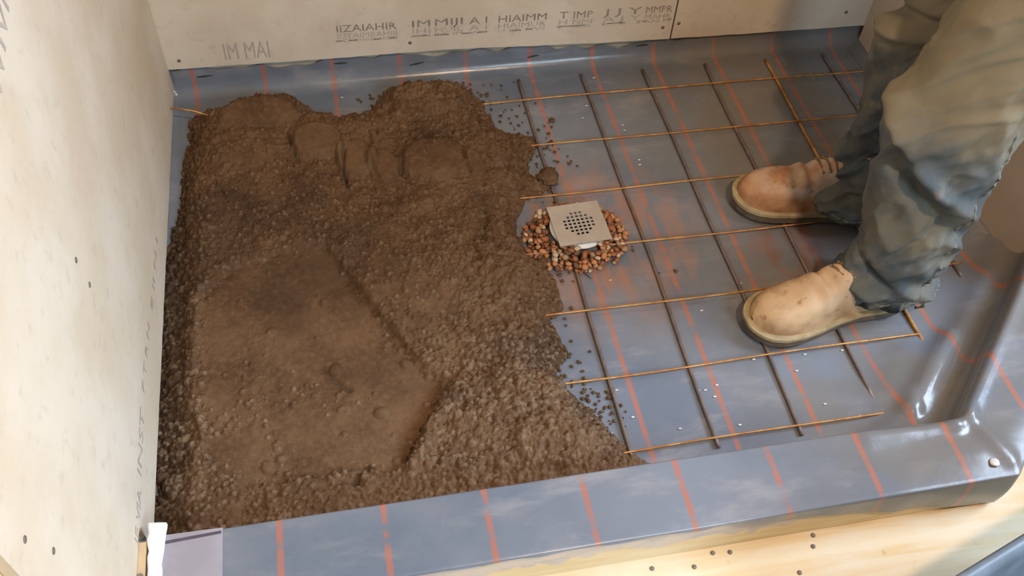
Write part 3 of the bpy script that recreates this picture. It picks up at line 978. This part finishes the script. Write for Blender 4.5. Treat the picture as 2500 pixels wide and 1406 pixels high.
# ------------------------------------------------------------------ person: legs in jeans and boots
person = empty('person', (0.55, -0.56, 0.0))
tag(person, 'person in worn blue jeans and tan leather work boots standing on the wire mesh', 'person')
PO = Vector((0.55, -0.56, 0.0))

def ring_noise(th, z, s, seed):
    return vnoise(np.cos(th) * s * 1.0 + 3.1 * seed, np.sin(th) * s + z * 0 + 5.7 * seed, 1.0, 200 + seed)

def leg_mesh(keys, seed, creases, cuff_tilt):
    """keys: (z, cx, cy, rx, ry); displaced tube with folds; theta 0 = +x"""
    nz, nt = 230, 132
    ks = np.array(keys)
    u = np.linspace(0, 1, nz) ** 1.0
    z = ks[0, 0] + (ks[-1, 0] - ks[0, 0]) * u
    def sm(c):
        # smooth (Catmull-like) interpolation by resampling and blurring
        y = np.interp(z, ks[:, 0], ks[:, c])
        k = np.hanning(17); k /= k.sum()
        return np.convolve(np.pad(y, 8, 'edge'), k, 'valid')
    cx, cy, rx, ry = sm(1), sm(2), sm(3), sm(4)
    th = np.linspace(0, 2 * math.pi, nt, endpoint=False)
    T, Zz = np.meshgrid(th, z)
    R = np.ones_like(T)
    disp = np.zeros_like(T)
    # large soft billows, diagonal folds, stacked folds near the hem
    c1, s1 = np.cos(T), np.sin(T)
    disp += 0.012 * vnoise(c1 * 1.4 + seed, Zz * 9 + s1 * 1.4, 1.0, 301 + seed)
    rid = 1 - np.abs(vnoise(c1 * 1.7 + Zz * 10 + seed, s1 * 1.7 + Zz * 14, 1.0, 311 + seed))
    disp += 0.014 * (rid - 0.6) * (0.55 + 0.45 * sstep(0.6, 0.1, Zz))
    rid2 = 1 - np.abs(vnoise(c1 * 3.2 - Zz * 12, s1 * 3.2 + Zz * 26 + seed, 1.0, 321 + seed))
    disp += 0.007 * (rid2 - 0.6)
    low = sstep(0.26, 0.05, Zz)
    stack = np.sin((Zz * 85 + 1.6 * np.sin(T * 1 + seed) + 1.1 * vnoise(c1 * 2, s1 * 2 + Zz * 8, 1.0, 331 + seed)))
    disp += 0.0075 * low * stack
    disp += 0.0016 * vnoise(c1 * 9, s1 * 9 + Zz * 60, 1.0, 341 + seed)
    for (ct, cz, wt, wz, dp, slope) in creases:
        dt = np.angle(np.exp(1j * (T - ct)))
        disp += dp * np.exp(-((Zz - cz - slope * dt) / wz) ** 2 - (dt / wt) ** 2)
    # hem band: slight roll
    disp += 0.004 * np.exp(-((Zz - z[0] - 0.010) / 0.008) ** 2) + 0.0012 * low * np.sin(T * 46) * np.exp(-((Zz - z[0] - 0.018) / 0.010) ** 2)
    X = cx[:, None] + (rx[:, None] + disp) * c1
    Y = cy[:, None] + (ry[:, None] + disp) * s1
    tilt = np.exp(-(Zz - z[0]) / 0.12)
    Zf = Zz + tilt * (cuff_tilt[0] * c1 + cuff_tilt[1] * s1)
    V = np.stack([X, Y, Zf], -1).reshape(-1, 3) - np.array(PO)
    F = []
    for i in range(nz - 1):
        for k in range(nt):
            k2 = (k + 1) % nt
            F.append((i * nt + k, i * nt + k2, (i + 1) * nt + k2, (i + 1) * nt + k))
    # inner turn of the hem
    b = len(V)
    inner = V[:nt].copy()
    cc = inner.mean(0); inner = cc + (inner - cc) * 0.90; inner[:, 2] += 0.03
    V = np.concatenate([V, inner]);
    for k in range(nt):
        k2 = (k + 1) % nt
        F.append((k2, k, b + k, b + k2))
    return V, F, (cx, cy, rx, ry, z, disp, T)

near_keys = [(0.058, 0.535, -0.672, 0.104, 0.078), (0.10, 0.540, -0.672, 0.096, 0.076), (0.18, 0.545, -0.672, 0.094, 0.076), (0.28, 0.540, -0.668, 0.100, 0.080),
             (0.38, 0.532, -0.664, 0.104, 0.083), (0.46, 0.530, -0.660, 0.103, 0.084), (0.54, 0.545, -0.655, 0.092, 0.086), (0.62, 0.560, -0.648, 0.096, 0.092), (0.75, 0.580, -0.630, 0.108, 0.105), (0.90, 0.60, -0.60, 0.125, 0.115)]
far_keys = [(0.050, 0.585, -0.436, 0.100, 0.074), (0.12, 0.606, -0.442, 0.086, 0.072), (0.20, 0.622, -0.446, 0.080, 0.074), (0.28, 0.622, -0.446, 0.086, 0.078),
            (0.38, 0.612, -0.450, 0.092, 0.082), (0.45, 0.606, -0.452, 0.098, 0.084), (0.50, 0.626, -0.455, 0.086, 0.086), (0.62, 0.635, -0.46, 0.095, 0.092), (0.75, 0.64, -0.47, 0.106, 0.10), (0.90, 0.64, -0.48, 0.125, 0.11)]
pi = math.pi
nearV, nearF, nearI = leg_mesh(near_keys, 1, [(pi * 1.32, 0.400, 0.95, 0.020, 0.022, -0.085), (pi * 1.32, 0.350, 1.0, 0.022, -0.020, -0.085), (pi, 0.475, 0.75, 0.020, 0.022, -0.02), (pi * 1.1, 0.41, 1.0, 0.016, -0.012, 0.05), (pi * 1.45, 0.27, 0.9, 0.014, -0.014, 0.10),
 (pi * 1.25, 0.15, 0.7, 0.013, -0.016, -0.06), (pi * 1.2, 0.115, 0.7, 0.012, 0.010, -0.06), (pi * 1.6, 0.09, 0.8, 0.012, -0.012, 0.05)], (0.004, -0.012))
farV, farF, farI = leg_mesh(far_keys, 4, [(pi, 0.475, 1.3, 0.012, 0.016, 0.03), (pi, 0.505, 1.4, 0.012, -0.018, 0.03), (pi * 1.2, 0.20, 0.9, 0.018, -0.018, 0.05), (pi * 1.3, 0.10, 0.8, 0.014, -0.014, -0.04)], (-0.004, 0.004))
# hips joining the two legs (above the frame)
def hips():
    nt = 64; V = []; F = []
    for i, (z, cx, cy, rx, ry) in enumerate([(0.74, 0.61, -0.55, 0.07, 0.10), (0.80, 0.615, -0.548, 0.115, 0.17), (0.88, 0.62, -0.545, 0.130, 0.195), (0.96, 0.625, -0.545, 0.120, 0.180), (1.04, 0.625, -0.545, 0.112, 0.165)]):
        for k in range(nt):
            t = 2 * pi * k / nt
            V.append((cx + rx * math.cos(t) - PO.x, cy + ry * math.sin(t) - PO.y, z))
    for i in range(4):
        for k in range(nt):
            k2 = (k + 1) % nt
            F.append((i * nt + k, i * nt + k2, (i + 1) * nt + k2, (i + 1) * nt + k))
    F.append(tuple(range(nt))[::-1]); F.append(tuple(range(4 * nt, 5 * nt)))
    return V, F
hV, hF = hips()
allV = list(map(tuple, nearV)) + list(map(tuple, farV)) + hV
allF = [tuple(f) for f in nearF] + [tuple(i + len(nearV) for i in f) for f in farF] + [tuple(i + len(nearV) + len(farV) for i in f) for f in hF]
jeans = from_data('jeans', allV, allF, DENIM, person, True)

def seam_strip(info, theta, name, bump=0.003, z0=0.035, z1=0.88):
    cx, cy, rx, ry, z, disp, T = info
    nt = T.shape[1]; k = int(round(theta / (2 * pi) * nt)) % nt
    pts, rad = [], []
    for i in range(2, len(z) - 1):
        if z[i] > z1 or z[i] < z0: continue
        t = T[i, k]
        pk = 0.5 + 0.5 * math.sin(z[i] * 330)
        r_ = 0.0015 + bump * pk * 0.5
        pts.append(Vector((cx[i] + (rx[i] + disp[i, k] + r_ * 0.3 - 0.0012) * math.cos(t), cy[i] + (ry[i] + disp[i, k] + r_ * 0.3 - 0.0012) * math.sin(t), z[i])) - PO)
        rad.append(0.0016 + 0.0022 * pk)
    V, F = tube_data(pts, rad, 8)
    o = from_data(name, V, F, SEAM, jeans, True)
    return o
seam_strip(nearI, pi * 1.66, 'side_seam')
seam_strip(farI, pi * 0.75, 'side_seam')

def hem_band(V, row, name):
    nt = 132
    pts = [Vector(V[row * nt + k % nt]) for k in range(nt + 1)]
    c = sum(pts, Vector()) / len(pts)
    rad = [0.0014 + 0.0012 * (k % 3 == 0) for k in range(nt + 1)]
    pts = [p + (c - p).normalized() * 0.0008 for p in pts]
    A, B = tube_data(pts, rad, 6)
    from_data(name, A, B, SEAM, jeans, True)
hem_band(nearV, 5, 'hem_stitch')
hem_band(farV, 5, 'hem_stitch')

def build_boot(toe, heel, mat, lab):
    """lofted work boot: toe and heel are plan points"""
    toe = Vector((toe[0], toe[1], 0)); heel = Vector((heel[0], heel[1], 0))
    L = (toe - heel).length; ax = (toe - heel).normalized(); sd_ = Vector((-ax.y, ax.x, 0))
    z0 = 0.0125
    # outline half widths along the length, s = 0 heel .. 1 toe, and centre offset
    ss_ = np.array([0.0, 0.03, 0.10, 0.22, 0.36, 0.50, 0.62, 0.74, 0.84, 0.91, 0.96, 0.99, 1.0])
    hw = np.array([0.010, 0.026, 0.036, 0.037, 0.034, 0.039, 0.048, 0.054, 0.053, 0.045, 0.032, 0.016, 0.004])
    ht = np.array([0.055, 0.085, 0.105, 0.125, 0.135, 0.118, 0.092, 0.074, 0.064, 0.056, 0.046, 0.036, 0.028])
    nL, nT = 60, 36
    s = 1 - (1 - np.linspace(0, 1, nL)) ** 1.35
    W_ = np.interp(s, ss_, hw); Hh = np.interp(s, ss_, ht)
    k = np.hanning(7); k /= k.sum()
    W2 = np.convolve(np.pad(W_, 3, 'edge'), k, 'valid'); W_[4:-8] = W2[4:-8]
    H2 = np.convolve(np.pad(Hh, 3, 'edge'), k, 'valid'); Hh[3:-3] = H2[3:-3]
    V, F = [], []
    zb_ = z0 + 0.020
    from mathutils import noise as mn
    for i in range(nL):
        for j in range(nT):
            t = math.pi * j / (nT - 1)             # 0 = +side at welt, pi = -side
            c, sn = math.cos(t), math.sin(t)
            e = 0.62
            yy = W_[i] * 0.96 * (abs(c) ** e) * (1 if c > 0 else -1)
            zz = (Hh[i] - 0.012) * (abs(sn) ** 0.80)
            # creases behind the toe box, bulging toe cap
            cr = 0.0060 * math.sin(s[i] * 62 + 1.5 * c) * math.exp(-((s[i] - 0.60) / 0.085) ** 2) * sn
            cr += 0.003 * mn.noise(Vector((s[i] * 9, c * 2, sn * 2 + toe.x * 9)))
            p = heel + ax * (L * (0.008 + 0.984 * s[i])) + sd_ * (yy * (1 + cr * 4)) + Vector((0, 0, zb_ + zz + cr))
            V.append(p - PO)
    for i in range(nL - 1):
        for j in range(nT - 1):
            a = i * nT + j
            F.append((a, a + 1, a + nT + 1, a + nT))
    F.append(tuple(range(nT))); F.append(tuple(range((nL - 1) * nT, nL * nT))[::-1])
    boot = from_data('boot', V, F, mat, person, True)
    boot['label'] = lab
    # shaft around the ankle
    V, F = [], []
    for i, (z, r1, r2, off) in enumerate([(0.07, 0.050, 0.038, 0.0), (0.11, 0.048, 0.038, 0.0), (0.15, 0.046, 0.040, -0.004), (0.19, 0.048, 0.042, -0.006), (0.192, 0.042, 0.036, -0.006), (0.15, 0.036, 0.030, 0)]):
        for k_ in range(28):
            t = 2 * pi * k_ / 28
            p = heel + ax * (L * 0.23 + off + r1 * math.cos(t)) + sd_ * (r2 * math.sin(t)) + Vector((0, 0, z))
            V.append(p - PO)
    for i in range(5):
        for k_ in range(28):
            k2 = (k_ + 1) % 28
            F.append((i * 28 + k_, i * 28 + k2, (i + 1) * 28 + k2, (i + 1) * 28 + k_))
    from_data('boot_shaft', V, F, mat, boot, True)
    # sole and welt as outline slabs
    def slab(name, grow, za, zb2, m, waist=0.0, lift=0.0):
        n = 40; ring = []
        sv = np.concatenate([[0.0, 0.008], np.linspace(0.03, 0.97, n - 4), [0.992, 1.0]])
        wv = np.interp(sv, ss_, hw)
        pl = [(a, b + grow) for a, b in zip(sv, wv)] + [(a, -b - grow) for a, b in zip(sv[::-1], wv[::-1])]
        N = len(pl); V = []
        for z in (za, zb2):
            for a, b in pl:
                g = (a - 0.5) * 2 * grow
                dz = lift * max(0, (a - 0.75) / 0.25) ** 2
                V.append(heel + ax * (L * a + g) + sd_ * b + Vector((0, 0, z + dz)) - PO)
        F = []
        for i in range(N):
            j = (i + 1) % N
            F.append((i, j, N + j, N + i))
        bm = bmesh.new()
        vs = [bm.verts.new(v) for v in V]
        for f in F: bm.faces.new([vs[q] for q in f])
        h2 = N // 2
        for zz in (0, N):
            for i in range(h2 - 1):
                bm.faces.new([vs[zz + i], vs[zz + i + 1], vs[zz + N - 2 - i], vs[zz + N - 1 - i]])
        bmesh.ops.recalc_face_normals(bm, faces=bm.faces)
        me = bpy.data.meshes.new(name); bm.to_mesh(me); bm.free()
        return link_mesh(name, me, m, boot)
    slab('sole', 0.005, z0, z0 + 0.017, SOLE, lift=0.004)
    slab('welt', 0.0075, z0 + 0.017, z0 + 0.024, WELT, lift=0.003)
    # laces and eyelets on the instep
    for q in range(4):
        s0 = 0.40 + q * 0.04
        w = 0.020; hw0 = float(np.interp(s0, ss_, hw)) * 0.96; cc_ = (w / hw0) ** (1 / 0.62); sn_ = math.sqrt(1 - cc_ * cc_); hz = zb_ + (float(np.interp(s0, ss_, ht)) - 0.012) * sn_ ** 0.8 + 0.0105
        a = heel + ax * (L * s0) + sd_ * w + Vector((0, 0, hz - 0.010)); b = heel + ax * (L * (s0 + 0.03)) - sd_ * w + Vector((0, 0, hz - 0.010))
        m_ = (a + b) / 2; m_.z = zb_ + float(np.interp(s0 + 0.015, ss_, ht)) - 0.0105
        V, F = tube_data([a - PO, a.lerp(m_, .6) + Vector((0, 0, .003)) - PO, m_ - PO, b.lerp(m_, .6) + Vector((0, 0, .003)) - PO, b - PO], 0.0024, 6)
        from_data('lace', V, F, LACE, boot, True)
        for e_ in (a, b):
            V, F = tube_data([e_ - PO + Vector((0, 0, -0.001)), e_ - PO + Vector((0, 0, 0.002))], 0.0028, 10)
            from_data('eyelet', V, F, BRASS, boot, True)
    return boot
build_boot((0.283, -0.700), (0.612, -0.668), LEATH_A, 'left boot, tan leather with pale dust')
build_boot((0.371, -0.372), (0.672, -0.462), LEATH_B, 'right boot, reddish brown leather with white dust on the toe')

# ------------------------------------------------------------------ mixing tub, only its rim corner is in the frame
def tub():
    t = empty('mixing_tub', (0, 0, 0))
    tag(t, 'blue-grey plastic mixing tub whose rim shows at the bottom right corner', 'tub')
    a = at(2338, 1406, 0.30); b = at(2500, 1306, 0.30)
    d = Vector((b[0] - a[0], b[1] - a[1], 0)).normalized(); nrm = Vector((d.y, -d.x, 0))   # nrm points toward the camera side
    c0 = Vector((a[0], a[1], 0)) - d * 0.10; 
    Lx, Ly = 0.55, 0.40
    def ring(inset, z):
        p = []
        r = 0.07
        for (cx, cy, a0) in [(Lx - r, r, -90), (Lx - r, Ly - r, 0), (r, Ly - r, 90), (r, r, 180)]:
            for k in range(7):
                t_ = math.radians(a0 + k * 15)
                x = cx + (r - inset) * math.cos(t_); y = cy + (r - inset) * math.sin(t_)
                q = c0 + d * x + nrm * y
                p.append((q.x, q.y, z))
        return p
    rings = [ring(0.055, -0.002), ring(0.012, 0.28), ring(0.010, 0.288), ring(0.0, 0.290), ring(-0.002, 0.296), ring(0.001, 0.301), ring(0.010, 0.300), ring(0.016, 0.292), ring(0.018, 0.28), ring(0.058, 0.004)]
    V = [q for r_ in rings for q in r_]; n = len(rings[0]); F = []
    for i in range(len(rings) - 1):
        for k in range(n):
            k2 = (k + 1) % n
            F.append((i * n + k, i * n + k2, (i + 1) * n + k2, (i + 1) * n + k))
    F.append(tuple(range(n))[::-1]); F.append(tuple(range((len(rings) - 1) * n, len(rings) * n)))
    from_data('tub_shell', V, F, TUBP, t, True)
tub()
